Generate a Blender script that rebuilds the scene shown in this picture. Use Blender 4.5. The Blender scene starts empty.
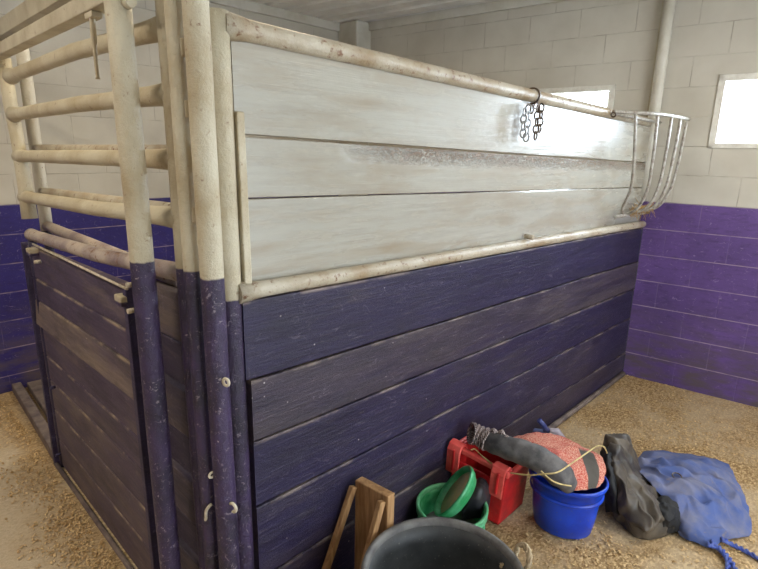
import bpy, bmesh, math, random
from math import pi, sin, cos, radians
from mathutils import Vector, Matrix, noise
random.seed(7)
SC = bpy.context.scene
COL = SC.collection
V = Vector

# ------------------------------------------------------------------ camera (world axes follow the stall)
F, CX, CY, EYE = 523.0, 379.0, 284.5, 1.8
pitch = math.atan((CY - 152.0) / F)
roll = math.atan(0.02)
az = 44.2
fw = V((0, cos(pitch), -sin(pitch))); up0 = V((0, sin(pitch), cos(pitch))); rt0 = V((1, 0, 0))
rt = rt0 * cos(roll) + up0 * sin(roll); up = up0 * cos(roll) - rt0 * sin(roll)
RZ = Matrix.Rotation(-radians(90 - az), 3, 'Z')
rt, up, fw = RZ @ rt, RZ @ up, RZ @ fw
EYEP = V((0, 0, EYE))
cam = bpy.data.cameras.new('camera'); camo = bpy.data.objects.new('camera', cam); COL.objects.link(camo)
camo.matrix_world = Matrix(((rt.x, up.x, -fw.x, 0), (rt.y, up.y, -fw.y, 0), (rt.z, up.z, -fw.z, EYE), (0, 0, 0, 1)))
cam.sensor_width = 36; cam.lens = F / 758 * 36; cam.clip_start = .02
SC.camera = camo

def ray(x, y):
    return (fw * F + rt * (x - CX) - up * (y - CY)).normalized()
def at(x, y, z=0.0):            # measured photo point -> place at height z
    d = ray(x, y); return EYEP + d * ((z - EYE) / d.z)
def atx(x, y, X):               # measured photo point -> place on the plane x = X
    d = ray(x, y); return EYEP + d * (X / d.x)
def aty(x, y, Y):
    d = ray(x, y); return EYEP + d * (Y / d.y)

# ------------------------------------------------------------------ object helpers
def tag(o, label=None, cat=None, group=None, kind=None):
    if label: o['label'] = label
    if cat: o['category'] = cat
    if group: o['group'] = group
    if kind: o['kind'] = kind
    return o
def thing(name, loc, label, cat, group=None):
    o = bpy.data.objects.new(name, None); COL.objects.link(o); o.location = loc
    o.empty_display_size = .1
    return tag(o, label, cat, group)

class MB:
    def __init__(s): s.v = []; s.f = []; s.sm = []; s.uv = None
    def add(s, vs, fs, smooth=False):
        n = len(s.v); s.v += [V(p) for p in vs]
        for f in fs: s.f.append([i + n for i in f]); s.sm.append(smooth)
        return s
    def box(s, a, b):
        x0, y0, z0 = a; x1, y1, z1 = b
        x0, x1 = min(x0, x1), max(x0, x1); y0, y1 = min(y0, y1), max(y0, y1); z0, z1 = min(z0, z1), max(z0, z1)
        vs = [(x0,y0,z0),(x1,y0,z0),(x1,y1,z0),(x0,y1,z0),(x0,y0,z1),(x1,y0,z1),(x1,y1,z1),(x0,y1,z1)]
        return s.add(vs, [(0,3,2,1),(4,5,6,7),(0,1,5,4),(1,2,6,5),(2,3,7,6),(3,0,4,7)])
    def hexa(s, vs):      # 8 corners, bottom loop then top loop
        return s.add(vs, [(0,3,2,1),(4,5,6,7),(0,1,5,4),(1,2,6,5),(2,3,7,6),(3,0,4,7)])
    def bar(s, p, q, w, h, side=None):
        p, q = V(p), V(q); d = (q - p).normalized()
        a = V(side) if side else (V((0,0,1)).cross(d) if abs(d.z) < .95 else V((1,0,0)))
        a = (a - d * a.dot(d)).normalized(); b = d.cross(a)
        a *= w / 2; b *= h / 2
        return s.hexa([p-a-b, p+a-b, p+a+b, p-a+b, q-a-b, q+a-b, q+a+b, q-a+b])
    def tube(s, pts, r, seg=14, caps=True, wob=0.0, closed=False):
        pts = [V(p) for p in pts]; n = len(pts)
        rs = r if isinstance(r, (list, tuple)) else [r] * n
        vs = []; prev = None
        for i, p in enumerate(pts):
            if closed: d = (pts[(i+1) % n] - pts[i-1]).normalized()
            else: d = (pts[min(i+1, n-1)] - pts[max(i-1, 0)]).normalized()
            if prev is None:
                a = d.orthogonal().normalized()
            else:
                a = (prev - d * prev.dot(d)).normalized()
            prev = a; b = d.cross(a)
            for k in range(seg):
                t = 2*pi*k/seg; rr = rs[i]
                q = p + (a*cos(t) + b*sin(t)) * rr
                if wob: q += (q - p).normalized() * noise.noise(q * 28) * wob
                vs.append(q)
        fs = []
        m = n if closed else n - 1
        for i in range(m):
            for k in range(seg):
                i2 = (i+1) % n; k2 = (k+1) % seg
                fs.append((i*seg+k, i*seg+k2, i2*seg+k2, i2*seg+k))
        base = len(s.v); s.add(vs, fs, True)
        if caps and not closed:
            s.f.append([base + k for k in reversed(range(seg))]); s.sm.append(False)
            s.f.append([base + (n-1)*seg + k for k in range(seg)]); s.sm.append(False)
        return s
    def lathe(s, prof, c=(0,0,0), M=None, seg=48, sx=1.0, sy=1.0):   # prof: (r, z)
        c = V(c); vs = []; fs = []
        for r, z in prof:
            for k in range(seg):
                t = 2*pi*k/seg; p = V((r*cos(t)*sx, r*sin(t)*sy, z))
                if M: p = M @ p
                vs.append(p + c)
        for i in range(len(prof)-1):
            for k in range(seg):
                k2 = (k+1) % seg
                fs.append((i*seg+k, i*seg+k2, (i+1)*seg+k2, (i+1)*seg+k))
        return s.add(vs, fs, True)
    def build(s, name, mat, parent=None, bevel=0, sub=0, solid=0, subdiv_noise=0):
        me = bpy.data.meshes.new(name); org = V((0,0,0))
        if parent is not None: org = parent_world(parent)
        elif s.v:
            xs = [p.x for p in s.v]; ys = [p.y for p in s.v]; zs = [p.z for p in s.v]
            org = V(((min(xs)+max(xs))/2, (min(ys)+max(ys))/2, min(zs)))
        me.from_pydata([p - org for p in s.v], [], s.f); me.update()
        me.polygons.foreach_set('use_smooth', s.sm)
        if s.uv:
            ul = me.uv_layers.new(name='uv')
            for l in me.loops: ul.data[l.index].uv = s.uv[l.vertex_index]
        o = bpy.data.objects.new(name, me); COL.objects.link(o)
        if parent is not None: o.parent = parent
        else: o.location = org
        me.materials.append(mat)
        if bevel:
            b = o.modifiers.new('bevel', 'BEVEL'); b.width = bevel; b.segments = 2; b.limit_method = 'ANGLE'
        if solid:
            m = o.modifiers.new('solid', 'SOLIDIFY'); m.thickness = solid; m.offset = 0
        if sub:
            m = o.modifiers.new('sub', 'SUBSURF'); m.levels = sub; m.render_levels = sub
        return o
def parent_world(p):
    w = V((0,0,0))
    while p is not None: w += p.location; p = p.parent
    return w

def torus_pts(c, n, r, seg=20, squash=1.0, upv=None, a0=0, a1=2*pi):
    c, n = V(c), V(n).normalized()
    a = V(upv) if upv else n.orthogonal(); a = (a - n*a.dot(n)).normalized(); b = n.cross(a)
    full = abs(a1-a0-2*pi) < 1e-6; m = seg if full else seg+1
    return [c + a*cos(a0+(a1-a0)*k/seg)*r + b*sin(a0+(a1-a0)*k/seg)*r*squash for k in range(m)]
def smooth_path(pts, n=8):
    pts = [V(p) for p in pts]; out = []
    for i in range(len(pts)-1):
        p0 = pts[max(i-1,0)]; p1 = pts[i]; p2 = pts[i+1]; p3 = pts[min(i+2, len(pts)-1)]
        for k in range(n):
            t = k/n
            out.append(.5*((2*p1)+(p2-p0)*t+(2*p0-5*p1+4*p2-p3)*t*t+(3*p1-p0-3*p2+p3)*t**3))
    out.append(pts[-1]); return out
def cr(a, n):       # resample a list of vectors to n+1 values
    m = len(a)-1; out = []
    for k in range(n+1):
        t = k*m/n; i = min(int(t), m-1); u = t-i
        p0 = a[i-1] if i > 0 else a[0]*2-a[1]; p1 = a[i]; p2 = a[i+1]; p3 = a[i+2] if i+2 <= m else a[m]*2-a[m-1]
        out.append(.5*((2*p1)+(p2-p0)*u+(2*p0-5*p1+4*p2-p3)*u*u+(3*p1-p0-3*p2+p3)*u**3))
    return out
def cloth(net, nu=60, nv=60, amp=.01, freq=9, seed=0, floor=.006, ridged=True, edge=True):
    rows = [[at(*p) for p in r] for r in net]
    rows = [cr(r, nu) for r in rows]
    cols = [cr([rows[j][i] for j in range(len(rows))], nv) for i in range(nu+1)]
    mb = MB(); vs = []; uv = []
    for j in range(nv+1):
        for i in range(nu+1):
            p = cols[i][j].copy()
            e = min(1, 5*min(i/nu, 1-i/nu, j/nv, 1-j/nv)+.25) if edge else 1
            q = p*freq + V((seed*7.3, 0, 0)); q2 = V((q.x+q.y*.4, (q.y-q.x*.3)*.45, q.z))
            n1 = noise.noise(q2); n2 = noise.noise(q*2.3)
            n3 = noise.noise(q*.8+V((3,1,7))); n4 = noise.noise(V((q.x*1.9-q.y*.9, q.y*1.1+q.x*.5, q.z)))
            d = ((.55-2.2*abs(n1))*.8 + (.4-1.8*abs(n4))*.5 + n2*.25) if ridged else n1+n2*.4
            p.z += d*amp*e; p.x += n2*amp*.6*e; p.y += noise.noise(q*1.7+V((5,5,5)))*amp*.6*e
            p.z = max(p.z, floor)
            vs.append(p); uv.append((i/nu, j/nv))
    fs = [(j*(nu+1)+i, j*(nu+1)+i+1, (j+1)*(nu+1)+i+1, (j+1)*(nu+1)+i) for j in range(nv) for i in range(nu)]
    mb.add(vs, fs, True); mb.uv = uv
    return mb

# ------------------------------------------------------------------ materials
def srgb(r, g, b):
    f = lambda c: (c/255/12.92) if c/255 <= .04045 else ((c/255+.055)/1.055)**2.4
    return (f(r), f(g), f(b), 1)
class NT:
    def __init__(s, name):
        s.m = bpy.data.materials.new(name); s.m.use_nodes = True
        s.t = s.m.node_tree; s.n = s.t.nodes; s.l = s.t.links
        s.b = s.n['Principled BSDF']; s.tc = s.n.new('ShaderNodeTexCoord')
        g = s.n.new('ShaderNodeNewGeometry'); s.pos = g.outputs['Position']; s.obj = s.tc.outputs['Object']
    def link(s, a, b): s.l.new(a, b); return s
    def mapping(s, src, scale=(1,1,1), loc=(0,0,0), rot=(0,0,0)):
        m = s.n.new('ShaderNodeMapping'); s.l.new(src, m.inputs['Vector'])
        m.inputs['Scale'].default_value = scale; m.inputs['Location'].default_value = loc; m.inputs['Rotation'].default_value = rot
        return m.outputs[0]
    def noise(s, src, scale, detail=4, rough=.55, out='Fac', dist=0):
        m = s.n.new('ShaderNodeTexNoise'); s.l.new(src, m.inputs['Vector'])
        m.inputs['Scale'].default_value = scale; m.inputs['Detail'].default_value = detail
        m.inputs['Roughness'].default_value = rough; m.inputs['Distortion'].default_value = dist
        return m.outputs[out]
    def voro(s, src, scale, feature='F1', out='Distance'):
        m = s.n.new('ShaderNodeTexVoronoi'); m.feature = feature; s.l.new(src, m.inputs['Vector'])
        m.inputs['Scale'].default_value = scale; return m.outputs[out]
    def ramp(s, fac, a, b, ca=0.0, cb=1.0):
        m = s.n.new('ShaderNodeMapRange'); s.l.new(fac, m.inputs['Value'])
        m.inputs['From Min'].default_value = a; m.inputs['From Max'].default_value = b
        m.inputs['To Min'].default_value = ca; m.inputs['To Max'].default_value = cb
        return m.outputs[0]
    def mix(s, fac, a, b, mode='MIX'):
        m = s.n.new('ShaderNodeMix'); m.data_type = 'RGBA'; m.blend_type = mode
        for sock, v in ((m.inputs[0], fac), (m.inputs[6], a), (m.inputs[7], b)):
            if hasattr(v, 'type') and hasattr(v, 'node'): s.l.new(v, sock)
            else: sock.default_value = v
        return m.outputs[2]
    def math(s, op, a, b=0.0):
        m = s.n.new('ShaderNodeMath'); m.operation = op
        for sock, v in ((m.inputs[0], a), (m.inputs[1], b)):
            if hasattr(v, 'node'): s.l.new(v, sock)
            else: sock.default_value = v
        return m.outputs[0]
    def sep(s, src):
        m = s.n.new('ShaderNodeSeparateXYZ'); s.l.new(src, m.inputs[0]); return m.outputs
    def comb(s, x, y, z):
        m = s.n.new('ShaderNodeCombineXYZ')
        for sock, v in zip(m.inputs, (x, y, z)):
            if hasattr(v, 'node'): s.l.new(v, sock)
            else: sock.default_value = v
        return m.outputs[0]
    def bump(s, h, strength=.3, dist=.01):
        m = s.n.new('ShaderNodeBump'); s.l.new(h, m.inputs['Height'])
        m.inputs['Strength'].default_value = strength; m.inputs['Distance'].default_value = dist
        if s.b.inputs['Normal'].is_linked: s.l.new(s.b.inputs['Normal'].links[0].from_socket, m.inputs['Normal'])
        s.l.new(m.outputs[0], s.b.inputs['Normal'])
    def scratches(s, src, scale, seed=0, thin=.008, cover=.56, stretch=(1, 1, 1)):
        m = s.mapping(src, stretch, (seed, seed*.7, 0))
        a = s.noise(m, scale, 2, .5, dist=.8); b = s.noise(m, scale*1.7, 4, .7)
        l = s.ramp(s.math('ABSOLUTE', s.math('SUBTRACT', a, .5)), thin, thin*.3)
        return s.math('MULTIPLY', l, s.ramp(b, cover, cover+.05))
    def done(s, col, rough=.6, spec=.5, metal=0):
        for k, v in (('Base Color', col), ('Roughness', rough), ('Specular IOR Level', spec), ('Metallic', metal)):
            if hasattr(v, 'node'): s.l.new(v, s.b.inputs[k])
            else: s.b.inputs[k].default_value = v
        return s.m

CREAM = srgb(192, 183, 158); CREAM2 = srgb(166, 150, 118)
PURP = srgb(58, 44, 75); PURP2 = srgb(36, 29, 46)
def cream_nodes(t, src, base=CREAM, dirt=CREAM2, rust=.62):
    n1 = t.noise(src, 5, 5); c = t.mix(t.ramp(n1, .4, .68), base, dirt)
    n2 = t.noise(src, 34, 6, .7); c = t.mix(t.ramp(n2, rust, rust+.09), c, srgb(118, 84, 58))
    return c, n2
def purple_nodes(t, src):
    n1 = t.noise(src, 8, 5); c = t.mix(t.ramp(n1, .4, .65), PURP, PURP2)
    sp = t.noise(src, 75, 3, .6, dist=1.6); c = t.mix(t.ramp(sp, .665, .70, 0, .8), c, srgb(170, 158, 158))
    c = t.mix(t.math('MULTIPLY', t.scratches(src, 26, 1, .014, .52), .5), c, srgb(168, 156, 160))
    return c
def paint_mat(name, base=CREAM, dirt=CREAM2, rough=.45, rust=.62, bump=.35):
    t = NT(name); c, n = cream_nodes(t, t.pos, base, dirt, rust)
    t.bump(t.noise(t.pos, 30, 6, .7), bump*1.8, .009)
    return t.done(c, rough)
def two_tone(name, zb, base=CREAM):
    t = NT(name); c, n = cream_nodes(t, t.pos, base); p = purple_nodes(t, t.pos)
    z = t.sep(t.pos)[2]; w = t.noise(t.pos, 22, 3)
    zz = t.math('ADD', z, t.math('MULTIPLY', w, .014))
    f = t.ramp(zz, zb+.004, zb+.009)
    t.bump(t.noise(t.pos, 30, 6, .7), .9, .010)
    m = t.done(t.mix(f, p, c), .42)
    return m
M_cream = paint_mat('cream_pipe_paint')
M_cream_beam = paint_mat('cream_beam_paint', srgb(190, 182, 160), srgb(160, 148, 124), .5)
M_rail = paint_mat('weathered_cream_rail', srgb(184, 175, 155), srgb(152, 132, 102), .40, .56)

def plank_mat(name, wear, seed, axis='X', purple=(38, 31, 63), brown=(74, 64, 69), rough=.42, ztop=None, slope=0.0, y0=0.0, worn=(168, 150, 134)):
    t = NT(name); X = axis == 'X'; s = (1.0, 9, 7) if X else (9, 1.0, 7)
    src = t.mapping(t.pos, s, (seed*3.7, seed*1.3, seed*2.1))
    n1 = t.noise(src, 1.6, 8, .7); n0 = t.noise(t.mapping(t.pos, (1,1,1), (seed, 0, 0)), 1.7, 3)
    mixf = t.math('ADD', t.math('MULTIPLY', n1, .65), t.math('MULTIPLY', n0, .35))
    c = t.mix(t.ramp(mixf, .64-wear*.34, .80-wear*.22), srgb(*purple), srgb(*brown))
    grain = t.noise(t.mapping(t.pos, (4, 110, 110) if X else (110, 4, 110)), 1, 5, .75)
    c = t.mix(t.ramp(grain, .35, .75, 0, .45), c, srgb(20, 17, 26))
    g2 = t.noise(t.mapping(t.pos, (9, 120, 150) if X else (120, 9, 150), (seed, 2, 0)), 1, 4, .7)
    c = t.mix(t.ramp(g2, .60, .72, 0, .30+.25*min(wear, 1)), c, srgb(142, 130, 136))
    scr = t.scratches(t.pos, 9, seed, .010, .50, (1, 1, 1.8) if X else (1, 1, 1.8))
    c = t.mix(t.math('MULTIPLY', scr, .22), c, srgb(150, 140, 152))
    sp = t.noise(t.pos, 55, 4, .7, dist=1.2); c = t.mix(t.ramp(sp, .68, .72, 0, .6), c, srgb(150, 138, 142))
    dots = t.voro(t.pos, 13); c = t.mix(t.ramp(dots, .045, .03, 0, .8), c, srgb(196, 186, 182))
    dk = t.noise(t.mapping(t.pos, (1.2, 4, 5) if X else (4, 1.2, 5), (seed, 5, 0)), 2, 6, .75)
    c = t.mix(t.ramp(dk, .46, .66, 0, .55), c, srgb(26, 22, 34))
    if ztop is not None:      # bare, rubbed arris along the top of the plank
        P = t.sep(t.pos); k = P[0] if X else P[1]
        z = t.math('ADD', P[2], t.math('MULTIPLY', t.math('SUBTRACT', k, y0), slope))
        e = t.ramp(z, ztop-.013, ztop-.006)
        e = t.math('MULTIPLY', e, t.ramp(t.noise(t.mapping(t.pos, (2.2, 2.2, 1), (seed, 0, 0)), 2, 5, .7), .46, .62))
        c = t.mix(t.math('MULTIPLY', e, .42), c, srgb(*worn))
    t.bump(grain, .5, .005); t.bump(n1, .6, .012); t.bump(sp, .25, .004)
    return t.done(c, t.ramp(n1, .3, .7, rough-.04, rough+.16), .45)
def white_board_mat(name, seed, scuff=0):
    t = NT(name)
    src = t.mapping(t.pos, (1.3, 8, 8), (seed*2.3, 0, seed))
    n1 = t.noise(src, 1.6, 6, .6)
    c = t.mix(t.ramp(n1, .45, .75), srgb(166, 163, 151), srgb(148, 136, 116))
    sp = t.noise(t.mapping(t.pos, (12, 30, 30), (seed, 0, 0)), 2.2, 5, .7)
    c = t.mix(t.ramp(sp, .69, .75, 0, .8), c, srgb(122, 92, 66))
    if scuff:    # chewed, flaking band along the top edge of the board
        P = t.sep(t.pos)
        zc = t.math('ADD', P[2], t.math('MULTIPLY', P[0], .022))
        top = t.ramp(zc, scuff-.075, scuff-.02)
        xr = t.ramp(P[0], 1.25, 1.6)
        fl = t.noise(t.mapping(t.pos, (14, 14, 30)), 1.5, 7, .8, dist=2.0)
        f = t.math('MULTIPLY', t.math('MULTIPLY', t.ramp(fl, .47, .53), top), xr)
        c = t.mix(f, c, srgb(150, 126, 104)); t.bump(t.math('MULTIPLY', f, fl), .8, .012)
    lines = t.noise(t.mapping(t.pos, (2.5, 60, 70)), 1, 4, .7)
    c = t.mix(t.ramp(lines, .5, .72, 0, .35), c, srgb(132, 124, 112))
    st = t.noise(t.mapping(t.pos, (1.1, 3, 3), (seed*5, 0, 0)), 2.2, 6, .7); c = t.mix(t.ramp(st, .56, .72, 0, .45), c, srgb(140, 122, 96))
    t.bump(lines, .3, .004); t.bump(t.noise(t.pos, 30, 4), .12, .003)
    return t.done(c, t.ramp(n1, .3, .7, .22, .32), .5)
def block_wall_mat(name, zb, off=(0, 0), purple=(102, 76, 136)):
    t = NT(name); P = t.sep(t.obj)
    along = t.math('ADD', P[0], off[0]); zz = t.math('ADD', P[2], off[1])
    vec = t.comb(along, zz, 0.0)
    b = t.n.new('ShaderNodeTexBrick'); t.l.new(vec, b.inputs['Vector'])
    b.inputs['Scale'].default_value = 1; b.inputs['Brick Width'].default_value = .42; b.inputs['Row Height'].default_value = .21
    b.inputs['Mortar Size'].default_value = .004; b.inputs['Mortar Smooth'].default_value = .6
    b.offset = .5
    mort = b.outputs['Fac']
    src = t.obj
    n1 = t.noise(src, 2.5, 4); n2 = t.noise(src, 60, 5, .65)
    c = t.mix(t.ramp(n1, .35, .7), srgb(200, 195, 182), srgb(184, 178, 164))
    brk = t.noise(src, 7, 3)
    mm = t.math('MULTIPLY', mort, t.ramp(brk, .42, .6))
    c = t.mix(t.math('MULTIPLY', mm, .55), c, srgb(140, 130, 114))
    sp = t.noise(src, 46, 3, .6); c = t.mix(t.ramp(sp, .75, .78), c, srgb(110, 96, 80))
    p = t.mix(t.ramp(n1, .35, .7), srgb(*purple), srgb(int(purple[0]*.82), int(purple[1]*.82), int(purple[2]*.84)))
    scr = t.noise(t.mapping(src, (1, 1, 1.6)), 34, 6, .8, dist=2.2)
    p = t.mix(t.ramp(scr, .60, .66, 0, .5), p, srgb(150, 132, 172))
    p = t.mix(t.math('MULTIPLY', t.scratches(src, 11, 3, .012, .52, (1, 1, 1.5)), .35), p, srgb(176, 162, 190))
    dk = t.noise(t.mapping(src, (1, 1, 3)), 12, 6, .75); p = t.mix(t.ramp(dk, .5, .7, 0, .5), p, srgb(44, 32, 66))
    low = t.ramp(P[2], .75, .1)
    p = t.mix(t.math('MULTIPLY', low, t.ramp(t.noise(t.mapping(src, (1.5, 1, 5)), 3, 5), .38, .62)), p, srgb(88, 76, 82))
    b2 = t.n.new('ShaderNodeTexBrick'); t.l.new(vec, b2.inputs['Vector']); b2.inputs['Scale'].default_value = 1
    b2.inputs['Brick Width'].default_value = 40; b2.inputs['Row Height'].default_value = .21; b2.inputs['Mortar Size'].default_value = .0045; b2.inputs['Mortar Smooth'].default_value = .5
    p = t.mix(t.math('MULTIPLY', b2.outputs['Fac'], t.ramp(brk, .38, .6, .25, .85)), p, srgb(168, 150, 156))
    p = t.mix(t.math('MULTIPLY', mort, t.ramp(brk, .45, .6, .05, .3)), p, srgb(140, 122, 150))
    f = t.ramp(t.math('ADD', P[2], t.math('MULTIPLY', t.noise(src, 9, 3), .01)), zb+.003, zb+.007)
    t.bump(n2, .18, .004); t.bump(t.math('SUBTRACT', 1.0, mort), .5, .006)
    return t.done(t.mix(f, p, c), .5, .4)

def floor_mat():
    t = NT('sawdust_floor'); s = t.pos; P = t.sep(s)
    n = t.noise(s, 2.2, 6, .62); fine = t.noise(s, 60, 5, .7); ch = t.voro(t.mapping(s, (1, 1.6, 1)), 75, out='Color')
    chs = t.sep(ch)[0]
    saw = t.mix(t.ramp(chs, .15, .9), srgb(152, 124, 84), srgb(220, 190, 142))
    saw = t.mix(t.ramp(fine, .35, .65, .0, .75), saw, srgb(118, 92, 60))
    dirt = t.mix(t.ramp(fine, .3, .7), srgb(180, 162, 134), srgb(208, 190, 160))
    # bare concrete on the aisle left of the stall, bedding on the rest
    edge = t.math('ADD', P[0], t.math('MULTIPLY', t.math('SUBTRACT', n, .5), .9))
    f = t.ramp(edge, .36, .56, 0, 1)
    patch = t.ramp(n, .42, .6, 1, .5)
    f2 = t.math('MULTIPLY', f, patch)
    c = t.mix(f2, dirt, saw)
    t.bump(chs, .5, .006); t.bump(fine, .35, .006); t.bump(n, .4, .03)
    return t.done(c, .9, .15)
def simple(name, col, col2=None, rough=.5, scale=12, spec=.5, metal=0, bump=.15, bscale=40, spk=None):
    t = NT(name); n = t.noise(t.pos, scale, 5, .6)
    c = t.mix(t.ramp(n, .4, .66), srgb(*col), srgb(*(col2 or [int(x*.8) for x in col])))
    if spk: c = t.mix(t.ramp(t.noise(t.pos, 90, 3, .7), .64, .7), c, srgb(*spk))
    t.bump(t.noise(t.pos, bscale, 4), bump, .004)
    return t.done(c, rough, spec, metal)
M_red = simple('red_plastic', (200, 34, 36), (150, 24, 30), .38, 9, spk=(170, 100, 90))
M_strap = simple('dusty_red_plastic', (220, 92, 82), (196, 62, 58), .45, 14)
M_blue = simple('blue_plastic', (14, 70, 198), (12, 50, 160), .33, 6, spk=(90, 90, 130))
M_green = simple('green_plastic', (40, 140, 82), (92, 176, 128), .4, 14)
M_greenl = simple('light_green_rim', (104, 178, 134), (70, 156, 104), .4, 16)  # rim highlight put into a lighter green
M_pan_in = simple('dusty_pan_inside', (170, 168, 130), (196, 176, 126), .6, 18)
M_grey_in = simple('grey_feed_dust', (120, 122, 116), (90, 92, 88), .8, 10)
M_blackrub = simple('black_rubber', (44, 44, 48), (26, 26, 30), .5, 10)
M_tub = simple('dusty_black_tub', (62, 64, 64), (34, 36, 38), .5, 7, spk=(110, 106, 98))
M_tubrim = simple('worn_tub_rim', (112, 110, 106), (80, 78, 76), .55, 16)
M_rope = simple('dirty_rope', (178, 160, 130), (140, 122, 94), .9, 30, bump=.5)
M_steel = simple('worn_steel', (120, 112, 100), (82, 64, 50), .4, 30, metal=.75)
M_rustch = simple('rusty_chain', (96, 78, 60), (60, 48, 38), .5, 40, metal=.6)
M_palechain = simple('pale_chain', (170, 170, 168), (130, 128, 124), .35, 40, metal=.7)
M_rack = simple('grey_painted_steel', (176, 172, 162), (124, 112, 98), .35, 40, bump=.05)
M_neo = simple('grey_neoprene', (104, 100, 98), (62, 61, 62), .65, 14, bump=.25, bscale=160)
M_blackfab = simple('dusty_black_fabric', (92, 82, 68), (50, 45, 42), .5, 5, bump=.3, bscale=90)
M_black = simple('black_lining', (22, 22, 24), (14, 14, 16), .7, 10)
M_hay = simple('dry_hay', (196, 160, 96), (150, 116, 64), .8, 30)
M_twine = simple('yellow_twine', (206, 184, 126), (170, 150, 100), .7, 30)
M_bluerope = simple('blue_cord', (44, 66, 148), (90, 104, 160), .7, 50, bump=.8, bscale=120)
M_sill = simple('dusty_sill', (122, 108, 98), (84, 72, 72), .75, 12)
M_white = simple('white_window_paint', (226, 224, 214), (206, 200, 188), .5, 12)
M_trim = simple('cream_trim_paint', (206, 202, 190), (190, 184, 168), .5, 5)
M_bolt = simple('cream_bolt', (200, 190, 168), (160, 146, 120), .5, 40)
def knit_mat():
    t = NT('pink_grey_knit'); w = t.n.new('ShaderNodeTexWave'); t.l.new(t.pos, w.inputs['Vector'])
    w.inputs['Scale'].default_value = 42; w.inputs['Distortion'].default_value = 4; w.inputs['Detail'].default_value = 2
    c = t.mix(t.ramp(w.outputs['Fac'], .35, .65), srgb(176, 160, 154), srgb(92, 82, 82)); t.bump(w.outputs['Fac'], .6, .004)
    return t.done(c, .9, .2)
M_knit = knit_mat()
def bluecloth_mat():
    t = NT('faded_blue_canvas'); n = t.noise(t.pos, 7, 5, .6); n2 = t.noise(t.pos, 150, 3)
    c = t.mix(t.ramp(n, .4, .64), srgb(76, 92, 142), srgb(112, 114, 136))
    c = t.mix(t.ramp(t.noise(t.pos, 15, 6, .7), .6, .72, 0, .6), c, srgb(140, 124, 106))
    t.bump(n2, .25, .002); return t.done(c, .8, .25)
M_bluecloth = bluecloth_mat()
def towel_mat():
    t = NT('red_white_terry'); n = t.noise(t.pos, 150, 4, .8)
    c = t.mix(t.ramp(n, .44, .56), srgb(176, 72, 58), srgb(214, 168, 146))
    c = t.mix(t.ramp(t.noise(t.pos, 9, 4), .45, .7, 0, .6), c, srgb(172, 62, 66))
    u = t.sep(t.tc.outputs['UV'])[0]
    band = t.math('MULTIPLY', t.ramp(u, .78, .79), t.ramp(u, .93, .92))
    v = t.sep(t.tc.outputs['UV'])[1]; band = t.math('MULTIPLY', band, t.ramp(v, .22, .28))
    c = t.mix(band, c, srgb(88, 84, 78))
    t.bump(n, .5, .005); return t.done(c, .95, .1)
M_towel = towel_mat()
def wood_mat():
    t = NT('raw_pine'); s = t.mapping(t.pos, (14, 14, 1.6)); n = t.noise(s, 3, 5, .6, dist=.6)
    c = t.mix(t.ramp(n, .38, .62), srgb(188, 148, 102), srgb(150, 112, 74)); t.bump(n, .2, .003)
    return t.done(c, .65, .3)
M_wood = wood_mat()
def ceil_mat():
    t = NT('white_metal_ceiling'); n = t.noise(t.pos, 3, 4)
    return t.done(t.mix(t.ramp(n, .4, .7), srgb(232, 230, 224), srgb(214, 212, 206)), .4, .5)
M_ceil = ceil_mat()
def glass_mat():
    m = bpy.data.materials.new('window_glass'); m.use_nodes = True; n = m.node_tree.nodes; l = m.node_tree.links
    n.clear(); o = n.new('ShaderNodeOutputMaterial'); mx = n.new('ShaderNodeMixShader'); a = n.new('ShaderNodeBsdfTransparent'); g = n.new('ShaderNodeBsdfGlossy')
    g.inputs['Roughness'].default_value = .05; mx.inputs[0].default_value = .06
    l.new(a.outputs[0], mx.inputs[1]); l.new(g.outputs[0], mx.inputs[2]); l.new(mx.outputs[0], o.inputs[0]); return m
M_glass = glass_mat()

# ------------------------------------------------------------------ the room
ZC = 3.09
X0, Y0 = -2.6, -2.6           # walls behind the photographer
YB = 4.5                      # back wall
SL = .12; XC = 4.626          # right wall: x + SL*y = XC
def xr(y): return XC - SL*y
mb = MB(); mb.add([(X0-.2, Y0-.2, 0), (5.3, Y0-.2, 0), (5.3, YB+.2, 0), (X0-.2, YB+.2, 0), (X0-.2, Y0-.2, -.2), (5.3, Y0-.2, -.2), (5.3, YB+.2, -.2), (X0-.2, YB+.2, -.2)],
                  [(0,1,2,3), (7,6,5,4), (0,4,5,1), (1,5,6,2), (2,6,7,3), (3,7,4,0)])
tag(mb.build('floor', floor_mat()), kind='structure')

def wall(name, origin, ang, length, mat, holes=(), top=None, zb=None, depth=.2, proud=.012):
    """wall in its own frame: local x along it, local -y towards the room, z up"""
    top = top or ZC+.15; mb = MB()
    xs = sorted({0.0, length} | {h[0] for h in holes} | {h[1] for h in holes})
    zs = sorted({0.0, top} | {h[2] for h in holes} | {h[3] for h in holes})
    for i in range(len(xs)-1):
        for j in range(len(zs)-1):
            cx, cz = (xs[i]+xs[i+1])/2, (zs[j]+zs[j+1])/2
            if any(h[0] < cx < h[1] and h[2] < cz < h[3] for h in holes): continue
            mb.box((xs[i], 0, zs[j]), (xs[i+1], depth, zs[j+1]))
    if zb: mb.box((0, -proud, 0), (length, .0, zb))
    me = bpy.data.meshes.new(name); me.from_pydata(mb.v, [], mb.f); me.update(); me.materials.append(mat)
    o = bpy.data.objects.new(name, me); COL.objects.link(o); o.location = origin; o.rotation_euler = (0, 0, ang)
    return tag(o, kind='structure')
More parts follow.
